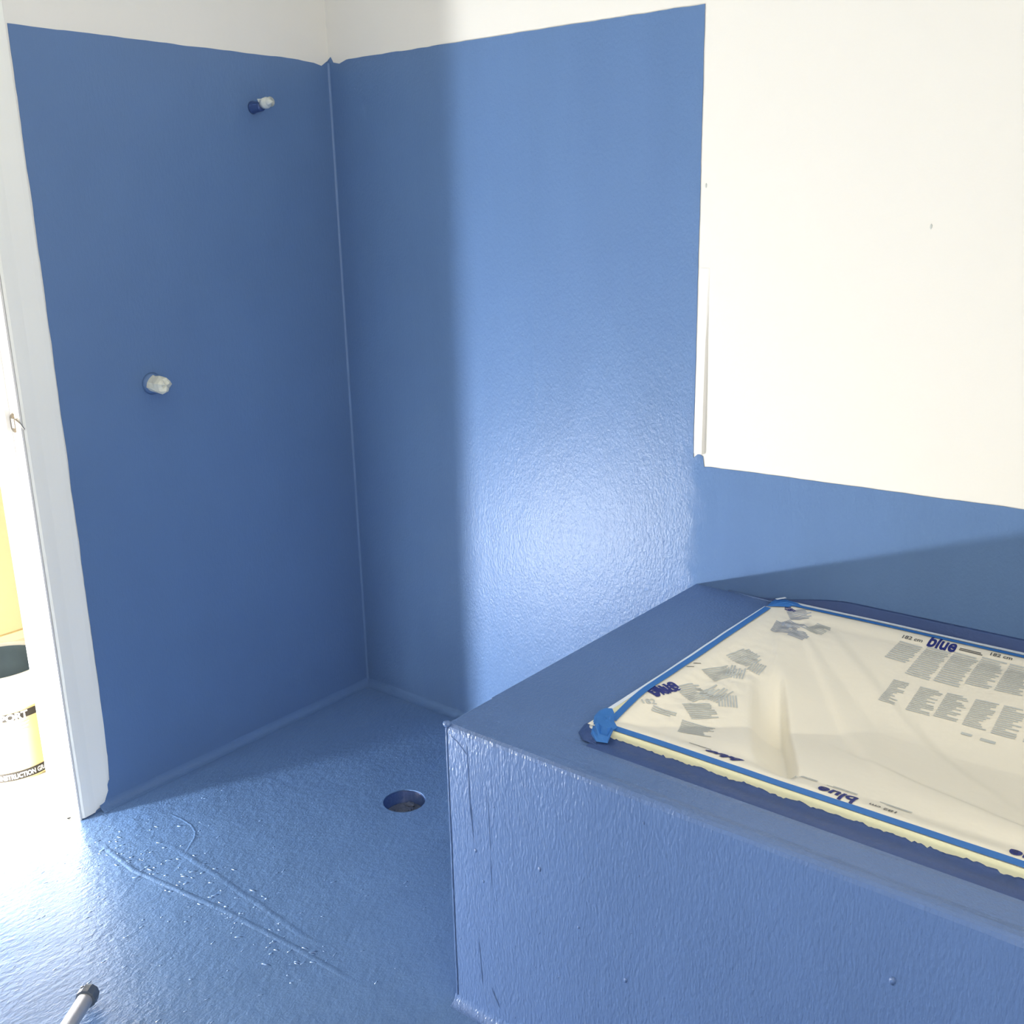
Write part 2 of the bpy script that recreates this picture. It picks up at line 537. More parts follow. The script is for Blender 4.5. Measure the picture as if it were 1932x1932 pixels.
# striker plate: rounded plate with lip and latch hole
bm = bmesh.new()
zc, xc = 1.118, -0.030
outl = [(xc + 0.019 * math.cos(t), zc + 0.024 * math.sin(t)) for t in [2 * math.pi * k / 28 for k in range(28)]]
sp_ = struct('striker_plate', plate(outl, 1, LA - 0.0025, 0.002), M['steel'], jamb)
bm = mkbox((xc - 0.006, LA - 0.0035, zc - 0.012), (xc + 0.006, LA - 0.0024, zc + 0.012), 0.0004)
struct('latch_tongue', bm, M['trimw'], sp_)
bm = tube([(xc + 0.008, LA - 0.003, zc + 0.014), (xc + 0.028, LA - 0.007, zc + 0.012), (xc + 0.040, LA - 0.004, zc + 0.004), (xc + 0.042, LA + 0.003, zc - 0.012)], [0.002] * 4, 8)
struct('strike_lip', bm, M['steel'], sp_)
# screw at the jamb foot
scr = thing('floor_screw', (-0.029, -1.117, 0), 'small round screw head set in the floor at the foot of the door jamb', 'screw')
link('head', lathe([(0.0, 0.001), (0.002, 0.001), (0.0065, 0.0028), (0.0075, 0.001), (0.0075, -0.002)], (-0.029, -1.117, 0), 20), M['steel'], scr)
bm = bmesh.new()
box(bm, (-0.034, -1.118, 0.0005), (-0.024, -1.116, 0.0032))
box(bm, (-0.030, -1.122, 0.0005), (-0.028, -1.112, 0.0032))
link('cross_slot', bm, M['dark'], scr)

# ------------------------------------------------------------------ hall beyond the doorway
struct('floor_hall', mkbox((-1.55, YF, -0.12), (-TW, 0.9, 0.0)), M['hallfloor'])
hb = struct('wall_hall', mkbox((-1.55, YF, 0), (-1.45, 0.9, CE)), M['yellow'])
struct('baseboard_hall', mkbox((-1.45, YF, 0), (-1.432, 0.9, 0.035), 0.002), M['cream_trim'])
struct('wall_hall_end', mkbox((-1.45, 0.8, 0), (-TW, 0.9, CE)), M['yellow'])
struct('wall_hall_near', mkbox((-1.55, YF - 0.1, 0), (-TW, YF, CE)), M['yellow'])

# ------------------------------------------------------------------ bath surround (hob)
TX0, TX1, TY0, TY1 = 1.545, 3.30, -0.850, -0.012
hob = thing('bath_surround', (HX, HY, 0), 'blue waterproofed box surround built around the bath, front and top painted', 'bath surround')
bm = bmesh.new()
# front wall: cross-section in (y, z) swept along x, with a softly uneven top ledge
cs = [(-0.985, 0.0), (-0.985, 0.636), (-0.983, 0.643), (-0.978, 0.6475), (-0.968, 0.6485), (-0.955, 0.6465), (-0.935, 0.6480), (-0.912, 0.6500), (-0.898, 0.6490), (-0.893, 0.6455), (-0.875, 0.6445), (-0.856, 0.6450), (TY0 + 0.004, 0.6450), (TY0 + 0.004, 0.0)]
xs = [HX + 0.0, HX + 0.0015, HX + 0.005] + [HX + 0.02 + 0.04 * i for i in range(52)]
xs = [x for x in xs if x < XR] + [XR]
rows = []
for i, x in enumerate(xs):
    row = []
    for j, (y, z) in enumerate(cs):
        t = min(1.0, max(0.0, (x - 1.50) / 0.12))
        zz = z
        if 3 <= j <= 12:
            zz = HZ + (z - HZ) * t
        if i == 0 and z > 0:
            zz -= 0.006 if j > 1 else 0.002
        if i == 1 and z > 0:
            zz -= 0.002
        yy = y + (0.005 if (i == 0 and j < 4) else 0.0015 if (i == 1 and j < 4) else 0)
        if 1 <= j <= 4:
            yy += 0.0012 * noise.noise(Vector((x * 7, 1, j)))
            zz += 0.0014 * noise.noise(Vector((x * 9, 2, j)))
        row.append(bm.verts.new((x, yy, zz)))
    rows.append(row)
for r0, r1 in zip(rows, rows[1:]):
    for k in range(len(cs)):
        bm.faces.new((r0[k], r0[(k + 1) % len(cs)], r1[(k + 1) % len(cs)], r1[k]))
bm.faces.new(rows[0])
bm.faces.new(rows[-1])
link('front_panel', bm, M['mem_hob'], hob, smooth=False)
bm = mkbox((HX, TY0 + 0.004, 0.0), (TX0 + 0.004, -0.001, HZ), 0.0025)
link('end_ledge', bm, M['mem_hob'], hob)
# ragged bead along corner
bm = ridge([(HX + 0.002, HY - 0.0005, 0.02), (HX + 0.002, HY - 0.0005, 0.35), (HX + 0.002, HY - 0.0005, 0.64)], 0.0026, 0.0013, (-0.35, -0.94, 0), 4, taper=False)
link('corner_edge_bead', bm, M['mem_hob'], hob, smooth=True)
bm = bmesh.new()
bmesh.ops.create_icosphere(bm, subdivisions=2, radius=0.0075, matrix=Matrix.Translation((HX + 0.003, HY + 0.002, HZ - 0.001)) @ Matrix.Diagonal((1.2, 1, 0.9, 1)))
link('corner_blob', bm, M['mem_hob'], hob, smooth=True)
bm = ridge([(1.356, HY, 0.640), (1.359, HY, 0.61), (1.362, HY, 0.50), (1.369, HY, 0.397)], 0.0014, 0.0016, (0, -1, 0), 5)
link('coating_crease', bm, M['mem_hob'], hob)
bm = ridge([(1.408, HY, 0.56), (1.410, HY, 0.42), (1.412, HY, 0.30)], 0.0009, 0.0007, (0, -1, 0), 6)
link('coating_crease', bm, M['mem_hob'], hob)
bm = ridge([(1.312, HY, 0.628), (1.335, HY, 0.618), (1.366, HY, 0.592)], 0.0018, 0.0014, (0, -1, 0), 7)
link('coating_crease', bm, M['mem_hob'], hob)
bm = ridge([(1.372, HY, 0.20), (1.376, HY, 0.12), (1.380, HY, 0.07)], 0.0013, 0.0010, (0, -1, 0), 8)
link('coating_crease', bm, M['mem_hob'], hob)
bm = ridge([(1.40, HY, 0.09), (1.424, HY, 0.045)], 0.0013, 0.0014, (0, -1, 0), 9)
link('coating_crease', bm, M['mem_hob'], hob)
rnd = random.Random(12)
sp = []
for i in range(90):
    u = rnd.random() ** 1.6
    x = HX + 0.015 + u * 0.95
    z = rnd.uniform(0.03, 0.62)
    sp.append(((x, HY, z), rnd.uniform(0.0007, 0.0016), rnd.uniform(1, 2.5), rnd.uniform(1.2, 1.9)))
for x, z, s in ((1.531, 0.416, 0.0042), (2.186, 0.50, 0.006), (1.723, 0.266, 0.004), (1.372, 0.392, 0.004), (1.62, 0.33, 0.003), (1.39, 0.33, 0.003)):
    sp.append(((x, HY, z), s, 1.5, 1.4))
nibs(sp, (0, -1, 0), M['mem_hob'], hob)
b_ = fillet((HX - 0.003, HY, 0), (XR, HY, 0), 1, -1, 0.020)
link('foot_fillet', b_, M['mem_hob'], hob, smooth=True)
# thick sealing bead between ledge and tub, with a ragged inner edge
bm = bmesh.new()
rows = []
n = 380
for i in range(n + 1):
    x = 1.575 + (XR - 1.575) * i / n
    j = 0.003 * noise.noise(Vector((x * 60, 0, 0))) + 0.0025 * noise.noise(Vector((x * 170, 4, 0)))
    jz = 0.0035 * noise.noise(Vector((x * 22, 7, 0))) + 0.004 * noise.noise(Vector((x * 120, 2, 0)))
    rows.append([bm.verts.new(p) for p in ((x, -0.896, 0.6475), (x, -0.890, 0.6492), (x, -0.870, 0.6480), (x, -0.858, 0.6490), (x, TY0 - 0.0035, 0.6520 + jz), (x, TY0 - 0.0015, 0.6545 + jz + j), (x, TY0 + 0.001, 0.650))])
for r0, r1 in zip(rows, rows[1:]):
    for k in range(6):
        bm.faces.new((r0[k], r0[k + 1], r1[k + 1], r1[k]))
o = link('edge_seal', bm, M['mem_dark'], hob, smooth=True)
o['label'] = 'darker blue seal along the front of the tub'
bm = bmesh.new()
rows = []
for i in range(81):
    x = 1.47 + (XR - 1.47) * i / 80
    e = sm((x - 1.47) / 0.26)
    rows.append([bm.verts.new(p) for p in ((x, -0.003 - 0.016 * e, 0.6485), (x, -0.003 - 0.011 * e, 0.6488 + 0.012 * e), (x, -0.0026 - 0.0012 * e, 0.6488 + 0.032 * e), (x, -0.0022, 0.6490 + 0.038 * e), (x, -0.002, 0.648))])
for r0, r1 in zip(rows, rows[1:]):
    for k in range(4):
        bm.faces.new((r0[k], r0[k + 1], r1[k + 1], r1[k]))
o = link('wall_seal', bm, M['mem_dark'], hob, smooth=True)
o['label'] = 'dark blue seal where the tub meets the wall'
bm = tube([(1.40, -0.006, 0.6488), (1.545, -0.018, 0.6490)], [0.003, 0.003], 8)
link('wall_seal', bm, M['mem_hob'], hob, smooth=True)

# ------------------------------------------------------------------ bathtub
RZ = 0.663
tub = thing('bathtub', ((TX0 + TX1) / 2, (TY0 + TY1) / 2, 0.0), 'built-in white acrylic bathtub hidden under cream masking film', 'bathtub')


def rrect(x0, x1, y0, y1, r, z, n=6):
    pts = []
    for cx, cy, a0 in ((x1 - r, y1 - r, 0), (x0 + r, y1 - r, 90), (x0 + r, y0 + r, 180), (x1 - r, y0 + r, 270)):
        for k in range(n + 1):
            a = math.radians(a0 + 90 * k / n)
            pts.append((cx + r * math.cos(a), cy + r * math.sin(a), z))
    return pts


def loft(loops, close_end=True):
    bm = bmesh.new()
    R = [[bm.verts.new(p) for p in l] for l in loops]
    for a, b in zip(R, R[1:]):
        for k in range(len(a)):
            bm.faces.new((a[k], a[(k + 1) % len(a)], b[(k + 1) % len(a)], b[k]))
    if close_end:
        bm.faces.new(R[-1])
    return bm


link('rim', loft([rrect(TX0, TX1, TY0, TY1, 0.012, 0.640), rrect(TX0, TX1, TY0, TY1, 0.012, RZ - 0.004), rrect(TX0 + 0.003, TX1 - 0.003, TY0 + 0.003, TY1 - 0.003, 0.012, RZ - 0.001),
                  rrect(TX0 + 0.05, TX1 - 0.05, TY0 + 0.05, TY1 - 0.05, 0.03, RZ - 0.014), rrect(TX0 + 0.06, TX1 - 0.06, TY0 + 0.06, TY1 - 0.06, 0.03, RZ - 0.030)], False), M['acrylic'], tub, smooth=True)
link('basin', loft([rrect(TX0 + 0.06, TX1 - 0.06, TY0 + 0.06, TY1 - 0.06, 0.03, RZ - 0.030), rrect(TX0 + 0.09, TX1 - 0.08, TY0 + 0.08, TY1 - 0.08, 0.08, 0.5),
                    rrect(TX0 + 0.14, TX1 - 0.12, TY0 + 0.11, TY1 - 0.11, 0.12, 0.30), rrect(TX0 + 0.22, TX1 - 0.18, TY0 + 0.16, TY1 - 0.16, 0.14, 0.25)]), M['acrylic'], tub, smooth=True)

# ------------------------------------------------------------------ masking film over the tub
FX0, FX1, FY0, FY1 = TX0 + 0.001, TX1 - 0.001, TY0 + 0.001, TY1 - 0.016


def sm(t):
    t = max(0.0, min(1.0, t))
    return t * t * (3 - 2 * t)


def crease(x, y, a, b, wid, h, side=1.0, fade=0.25):
    """pleat along a-b: gentle on one flank, steep on the other"""
    ax, ay = a
    dx, dy = b[0] - ax, b[1] - ay
    L = math.hypot(dx, dy)
    u = ((x - ax) * dx + (y - ay) * dy) / (L * L)
    d = ((x - ax) * dy - (y - ay) * dx) / L * side
    if u < -0.2 or u > 1.15:
        return 0.0
    env = sm((u + 0.2) / (fade + 0.2)) * sm((1.15 - u) / (0.15 + fade * 0.5))
    if d < 0:
        k = max(0.0, 1 + d / (wid * 3.0))
    else:
        k = max(0.0, 1 - d / (wid * 0.6))
    return h * env * k * k * (3 - 2 * k)


def film_z(x, y):
    e = min(x - FX0, FX1 - x, y - FY0, FY1 - y)
    rim = 0.030
    z = RZ + 0.0022
    k = sm((e - rim) / 0.40)
    z -= 0.060 * k + 0.010 * sm((e - rim) / 0.05)
    f = sm((e - 0.022) / 0.10)
    z += f * (crease(x, y, (1.66, -0.14), (2.02, -0.62), 0.035, 0.006) + crease(x, y, (1.70, -0.12), (2.22, -0.60), 0.05, 0.005, -1)
              + crease(x, y, (1.735, -0.42), (1.935, -0.80), 0.024, -0.036, -1, 0.35) + crease(x, y, (1.69, -0.46), (1.86, -0.80), 0.03, 0.008, -1)
              + crease(x, y, (1.60, -0.10), (1.75, -0.50), 0.03, 0.005) + crease(x, y, (1.95, -0.60), (2.5, -0.78), 0.04, 0.006, -1))
    z += f * 0.004 * noise.noise(Vector((x * 5, y * 7, 0)))
    # crumple near the two left corners and along the left edge
    c = math.exp(-((x - 1.62) ** 2 + (y + 0.11) ** 2) / 0.006)
    l = math.exp(-((x - 1.61) ** 2 / 0.006 + (y + 0.52) ** 2 / 0.05))
    q = noise.cell(Vector((x * 28 + y * 9, y * 24, 0)))
    z += f * (0.010 * c + 0.006 * l) * (noise.noise(Vector((x * 38 + y * 20, y * 40 - x * 12, 1))))
    return z


film = thing('masking_film', ((TX0 + TX1) / 2, (TY0 + TY1) / 2, RZ), 'cream plastic masking film stretched over the bathtub with printed text', 'masking film')
bm = bmesh.new()
nx, ny = 300, 170
G = [[bm.verts.new((FX0 + (FX1 - FX0) * i / nx, FY0 + (FY1 - FY0) * j / ny, film_z(FX0 + (FX1 - FX0) * i / nx, FY0 + (FY1 - FY0) * j / ny))) for j in range(ny + 1)] for i in range(nx + 1)]
for i in range(nx):
    for j in range(ny):
        bm.faces.new((G[i][j], G[i + 1][j], G[i + 1][j + 1], G[i][j + 1]))
sheet = link('sheet', bm, M['film'], film, smooth=True)
# pale yellow skirt of the film folded over the front of the rim
bm = bmesh.new()
rows = []
for i in range(241):
    x = TX0 + 0.045 + (FX1 - TX0 - 0.045) * i / 240
    rows.append([bm.verts.new(p) for p in ((x, TY0 - 0.0015 + 0.0006 * noise.noise(Vector((x * 30, 0, 0))), 0.6485), (x, TY0 - 0.0020, 0.660), (x, TY0 - 0.0008, RZ + 0.0018), (x, TY0 + 0.004, RZ + 0.0034))])
for r0, r1 in zip(rows, rows[1:]):
    for k in range(3):
        bm.faces.new((r0[k], r0[k + 1], r1[k + 1], r1[k]))
o = link('front_margin', bm, M['filmedge'], film, smooth=True)
o['label'] = 'pale yellow film margin along the front rim'


def ribbon(pts, wa, wb, lift, up=None):
    """flat strip draped along pts (x, y) between offsets wa and wb to the left of the path"""
    bm = bmesh.new()
    P = [Vector((p[0], p[1], 0)) for p in pts]
    res = []
    for a, b in zip(P, P[1:]):
        n = max(1, int((b - a).length / 0.015))
        res += [a.lerp(b, k / n) for k in range(n)]
    res.append(P[-1])
    # smooth
    for _ in range(3):
        res = [res[0]] + [(res[i - 1] + res[i] * 2 + res[i + 1]) / 4 for i in range(1, len(res) - 1)] + [res[-1]]
    rows = []
    for i, p in enumerate(res):
        d = (res[min(i + 1, len(res) - 1)] - res[max(i - 1, 0)]).normalized()
        s = Vector((-d.y, d.x, 0))
        row = []
        for k in range(4):
            w_ = wa + (wb - wa) * k / 3
            w_ += 0.0005 * noise.noise(Vector((i * 0.3, k, lift * 900)))
            q = p + s * w_
            zz = film_z(q.x, q.y) if (up is None) else up
            zz = max(zz, RZ + 0.0015 - 0.02 * (1 if up is None else 0))
            row.append(Vector((q.x, q.y, zz + lift)))
        rows.append(row)
    V = [[bm.verts.new(v) for v in r] for r in rows]
    B = [[bm.verts.new(v - Vector((0, 0, 0.0005))) for v in r] for r in rows]
    for a, b, c, d in zip(V, V[1:], B, B[1:]):
        for k in range(3):
            bm.faces.new((a[k], a[k + 1], b[k + 1], b[k]))
            bm.faces.new((c[k + 1], c[k], d[k], d[k + 1]))
        bm.faces.new((a[0], b[0], d[0], c[0]))
        bm.faces.new((a[3], c[3], d[3], b[3]))
    return bm


# white shining film edges outside the tape
o = link('left_margin', ribbon([(1.5455, -0.805), (1.546, -0.700), (1.547, -0.581), (1.546, -0.45), (1.544, -0.295), (1.546, -0.095)], -0.006, 0.0035, 0.0022, up=RZ + 0.0015), M['whiteedge'], film)
o['label'] = 'white film edge left of the tape'
bm = bmesh.new()
pl = [(1.5440, -0.800), (1.5440, -0.600), (1.556, -0.640), (1.560, -0.72), (1.576, -0.795), (1.566, -0.806)]
link('corner_margin', plate([(p[0], p[1]) for p in pl], 2, RZ + 0.0016, 0.0012), M['filmedge'], film)
o = link('back_margin', ribbon([(1.597, -0.036), (1.80, -0.031), (2.12, -0.036), (3.25, -0.036)], -0.0045, 0.0045, 0.0030, up=RZ + 0.0015), M['whiteedge'], film)
o['label'] = 'white film edge along the wall side'


def text(body, size, c, ang, mat, parent, name='lettering', bold=0.0, shear=0.0, sx=1.0, mirror=False, lift=0.0012):
    cu = bpy.data.curves.new('t', 'FONT')
    cu.body = body
    cu.size = size
    cu.align_x = 'CENTER'
    cu.align_y = 'CENTER'
    cu.offset = bold
    cu.shear = shear
    cu.resolution_u = 4
    ob = bpy.data.objects.new('t', cu)
    col.objects.link(ob)
    bpy.context.view_layer.update()
    dg = bpy.context.evaluated_depsgraph_get()
    me = bpy.data.meshes.new_from_object(ob.evaluated_get(dg))
    bpy.data.objects.remove(ob)
    ca, sa = math.cos(ang), math.sin(ang)
    tb = bmesh.new()
    tb.from_mesh(me)
    for _ in range(4):
        le = [e for e in tb.edges if e.calc_length() > 0.006]
        if not le:
            break
        bmesh.ops.subdivide_edges(tb, edges=le, cuts=1)
        bmesh.ops.triangulate(tb, faces=tb.faces[:])
    tb.to_mesh(me)
    tb.free()
    for v in me.vertices:
        x, y = v.co.x * sx, v.co.y
        X, Y = c[0] + x * ca - y * sa, c[1] + x * sa + y * ca
        v.co = (X, Y, film_z(X, Y) + lift)
    me.materials.clear()
    me.materials.append(mat)
    o = bpy.data.objects.new(name, me)
    col.objects.link(o)
    o.parent = parent
    o.matrix_parent_inverse = Matrix.Translation(-parent.location)
    return o


def drape_quad(bm, c, ux, uy, x0, x1, y0, y1, lift, n=4):
    row0 = row1 = None
    for i in range(n + 1):
        x = x0 + (x1 - x0) * i / n
        pr = []
        for y in (y0, y1):
            X, Y = c[0] + ux[0] * x + uy[0] * y, c[1] + ux[1] * x + uy[1] * y
            pr.append(bm.verts.new((X, Y, film_z(X, Y) + lift)))
        if row0:
            bm.faces.new((row0[0], row0[1], pr[1], pr[0]))
        row0 = pr


def print_block(tl, wdt, hgt, ang, lines, seed, ragged=0.3, mat='ink_grey', lift=0.0010):
    """rows of tiny printed lines; tl = top-left corner, ang = reading direction"""
    r = random.Random(seed)
    bm = bmesh.new()
    ux = (math.cos(ang), math.sin(ang))
    uy = (math.sin(ang), -math.cos(ang))      # downwards
    lines = int(lines * 1.5) if lines > 3 else lines
    pitch = hgt / lines
    for k in range(lines):
        L = wdt * (1 - ragged * r.random() * (1 if r.random() < 0.6 else 0.15))
        drape_quad(bm, tl, ux, uy, 0, L, k * pitch, k * pitch + pitch * 0.6, lift)
    return link('printed_text_block', bm, M[mat], film)


# upper row and lower row of the print on the wall side
A0 = 0.01
for k, (x, y, wd, hg, rg) in enumerate([(1.872, -0.094, 0.052, 0.078, .12), (1.932, -0.092, 0.052, 0.120, .12), (1.989, -0.090, 0.053, 0.122, .12), (2.045, -0.085, 0.053, 0.112, .3), (2.101, -0.086, 0.056, 0.112, .3), (2.163, -0.086, 0.056, 0.112, .3), (2.225, -0.086, 0.056, 0.112, .3)]):
    print_block((x, y), wd, hg, A0 - 0.10 + 0.02 * k, 11 if k else 7, 20 + k, rg)
for k, (x, y, wd, hg) in enumerate([(1.912, -0.240, 0.034, 0.092), (1.968, -0.240, 0.048, 0.092), (2.022, -0.238, 0.048, 0.090), (2.078, -0.238, 0.045, 0.092), (2.132, -0.238, 0.046, 0.094), (2.190, -0.238, 0.046, 0.094), (2.246, -0.238, 0.046, 0.094)]):
    print_block((x, y), wd, hg, A0, 10, 40 + k, 0.55)
print_block((2.086, -0.350), 0.020, 0.012, 0, 1, 60, 0)
print_block((2.122, -0.352), 0.028, 0.014, 0, 1, 61, 0)
# crumpled print along the left end
for k, (x, y, wd, hg, an, ln) in enumerate([(1.592, -0.610, 0.075, 0.060, 1.25, 7), (1.635, -0.650, 0.060, 0.055, 0.9, 6), (1.640, -0.590, 0.065, 0.045, 1.5, 5), (1.595, -0.500, 0.080, 0.045, 1.2, 6), (1.640, -0.480, 0.060, 0.040, 1.9, 5),
                                            (1.600, -0.400, 0.075, 0.055, 1.4, 7), (1.665, -0.700, 0.065, 0.055, 0.35, 6), (1.690, -0.600, 0.045, 0.040, 2.1, 5), (1.660, -0.420, 0.050, 0.030, 1.7, 4), (1.600, -0.700, 0.050, 0.022, 0.3, 3)]):
    print_block((x, y), wd, hg, an, ln, 70 + k, 0.35)
for k, (x, y, wd, hg, an) in enumerate([(1.583, -0.068, 0.020, 0.018, 0.4), (1.600, -0.066, 0.018, 0.012, -0.5)]):
    print_block((x, y), wd, hg, an, 3, 120 + k, 0.5, 'ink')
# crumpled print near the wall-side left corner
for k, (x, y, wd, hg, an, ln) in enumerate([(1.595, -0.085, 0.055, 0.045, 0.7, 5), (1.620, -0.120, 0.060, 0.040, -0.3, 5), (1.600, -0.150, 0.045, 0.060, 0.2, 6), (1.650, -0.170, 0.045, 0.040, 0.1, 5), (1.680, -0.100, 0.045, 0.055, -0.2, 6)]):
    print_block((x, y), wd, hg, an, ln, 90 + k, 0.3, 'smear' if k < 4 else 'ink_grey')
# the word printed on the film, several times
text('blue', 0.060, (1.958, -0.073), -0.02, M['ink'], film, bold=0.0018, sx=0.60)
text('blue', 0.060, (1.578, -0.632), 1.25, M['ink'], film, bold=0.0018, sx=0.72)
text('blue', 0.052, (1.583, -0.640), 1.32, M['ink'], film, bold=0.0004, sx=0.72, lift=0.0014)
text('blue', 0.046, (2.018, -0.806), math.pi, M['ink'], film, bold=0.0014, sx=0.85)
text('blue', 0.026, (1.812, -0.802), math.pi + 0.03, M['ink'], film, bold=0.0012, sx=1.5, shear=0.5)
text('blue', 0.046, (2.318, -0.808), math.pi, M['ink'], film, bold=0.0014, sx=0.85)
text('182 cm', 0.016, (1.893, -0.079), 0, M['ink_dark'], film, bold=0.0003)
text('182 cm', 0.016, (2.078, -0.070), 0, M['ink_dark'], film, bold=0.0003)
text('182 cm', 0.016, (2.094, -0.803), math.pi, M['ink_dark'], film, bold=0.0003)
text('182', 0.022, (1.588, -0.700), 0.9, M['ink_grey'], film, bold=0.0004)
print_block((1.995, -0.073), 0.050, 0.010, -0.02, 2, 101, 0.2, 'ink_dark')
print_block((1.775, -0.789), 0.045, 0.005, math.pi, 1, 102, 0.0, 'ink_dark')
for k, x in enumerate((1.97, 2.04, 2.13)):
    print_block((x, -0.776), 0.055, 0.008, math.pi, 2, 103 + k, 0.3)
for k, (x, y, a_) in enumerate(((1.566, -0.512, 0.6), (1.569, -0.488, 0.6))):
    print_block((x, y), 0.016, 0.004, a_, 1, 110 + k, 0, 'ink_dark')

# painter's tape, one strip per side and a patch on each left corner
TAPES = 'strips of blue tape along the tub rim'
t = link('tape_strip', ribbon([(1.590, -0.838), (1.70, -0.836), (1.935, -0.838), (2.31, -0.836), (3.27, -0.837)], -0.0085, 0.0085, 0.0028), M['tape'])
tag(t, 'long blue painter\'s tape strip along the front rim of the bathtub', 'tape', TAPES)
t = link('tape_strip', ribbon([(1.577, -0.812), (1.566, -0.745), (1.556, -0.674), (1.556, -0.591), (1.556, -0.459), (1.554, -0.323), (1.553, -0.100)], -0.0085, 0.0065, 0.0030), M['tape'])
tag(t, 'blue painter\'s tape strip bending along the left end of the bathtub', 'tape', TAPES)
t = link('tape_strip', ribbon([(1.590, -0.048), (1.80, -0.046), (2.12, -0.050), (3.25, -0.050)], -0.0075, 0.0050, 0.0026), M['tape'])
tag(t, 'blue painter\'s tape strip on the wall side of the bathtub rim', 'tape', TAPES)


def patch(outline, z0, z1, seed, sub=10, over=False):
    """crumpled tape patch: outline polygon with a bulging middle, edges folded down"""
    bm = bmesh.new()
    cx = sum(p[0] for p in outline) / len(outline)
    cy = sum(p[1] for p in outline) / len(outline)
    rings = []
    for s in range(sub + 1):
        f = 1 - s / (sub + 0.0)
        if s == sub:
            break
        rings.append([bm.verts.new((cx + (p[0] - cx) * f, cy + (p[1] - cy) * f, p[2] * f + z1 * (1 - f) + 0.0015 * noise.noise(Vector((p[0] * 90, p[1] * 90, seed + s))))) for p in outline])
    c = bm.verts.new((cx, cy, z1))
    n = len(outline)
    for a, b in zip(rings, rings[1:]):
        for k in range(n):
            bm.faces.new((a[k], a[(k + 1) % n], b[(k + 1) % n], b[k]))
    for k in range(n):
        bm.faces.new((rings[-1][k], rings[-1][(k + 1) % n], c))
    if over:
        for v in bm.verts:
            if v.co.x > TX0 - 0.005 and v.co.y > TY0 - 0.006:
                v.co.z = max(v.co.z, z1 - 0.002)
            elif v.co.x > TX0 - 0.012 and v.co.y > TY0 - 0.012:
                v.co.z = max(v.co.z, 0.660)
    return bm


zt = RZ + 0.004
t = thing('tape_patch', (1.575, -0.83, RZ), 'crumpled bright blue tape patch on the near left corner of the tub', 'tape', TAPES)
link('tape_face', patch([(1.546, -0.826, 0.656), (1.541, -0.802, 0.662), (1.545, -0.786, zt + 0.002), (1.556, -0.780, zt + 0.003), (1.568, -0.792, zt + 0.003), (1.580, -0.808, zt + 0.003), (1.590, -0.824, zt + 0.003), (1.606, -0.838, zt + 0.002), (1.607, -0.853, 0.664), (1.606, -0.870, 0.652), (1.585, -0.876, 0.651), (1.562, -0.864, 0.651)], 0, zt + 0.007, 1, over=True), M['tape'], t)
bm = patch([(1.547, -0.795, 0.653), (1.550, -0.826, 0.661), (1.562, -0.853, 0.657), (1.578, -0.870, 0.653), (1.592, -0.884, 0.649), (1.560, -0.884, 0.649), (1.534, -0.862, 0.649), (1.525, -0.830, 0.649), (1.532, -0.802, 0.649)], 0, 0.659, 2)
link('paint_daub', bm, M['mem_dark'], t, smooth=True)['label'] = 'dark blue membrane daub on the tape'
t = thing('tape_patch', (1.57, -0.05, RZ), 'dark blue taped fold on the far left corner of the tub by the wall', 'tape', TAPES)
link('tape_face', patch([(1.548, -0.092, zt), (1.543, -0.060, zt), (1.545, -0.034, zt), (1.565, -0.024, zt), (1.600, -0.030, zt), (1.622, -0.044, zt), (1.598, -0.052, zt + 0.001), (1.592, -0.066, zt), (1.572, -0.080, zt)], 0, zt + 0.006, 3), M['tape'], t)
bm = ribbon([(1.552, -0.050), (1.556, -0.034), (1.566, -0.026)], -0.003, 0.004, 0.0085, up=RZ + 0.0015)
link('corner_glint', bm, M['whiteedge'], t)  # white strip paints in a glint on the corner tape

# ------------------------------------------------------------------ floor drain
dr = thing('floor_drain', (DC[0], DC[1], -0.10), 'round open drain hole in the blue shower floor', 'drain')
link('pipe', lathe([(DR + 0.002, -0.004), (DR - 0.001, -0.008), (DR - 0.003, -0.05), (DR - 0.012, -0.055), (DR - 0.012, -0.10), (0.0001, -0.10)], (DC[0], DC[1], 0), 40), M['mem_dark'], dr, smooth=True)
bm = bmesh.new()
r = random.Random(3)
for k in range(22):
    a, q = r.uniform(0, 6.28), r.uniform(0, 0.042)
    bmesh.ops.create_icosphere(bm, subdivisions=1, radius=r.uniform(0.006, 0.014), matrix=Matrix.Translation((DC[0] + q * math.cos(a), DC[1] + q * math.sin(a), -0.030 - r.random() * 0.008)) @ Matrix.Diagonal((1.3, 1, 0.5, 1)))
link('debris', bm, M['concrete'], dr, smooth=False, kind='stuff')
link('plug', lathe([(0.0001, -0.034), (0.050, -0.036), (0.056, -0.040)], (DC[0], DC[1], 0), 30), M['concrete'], dr)

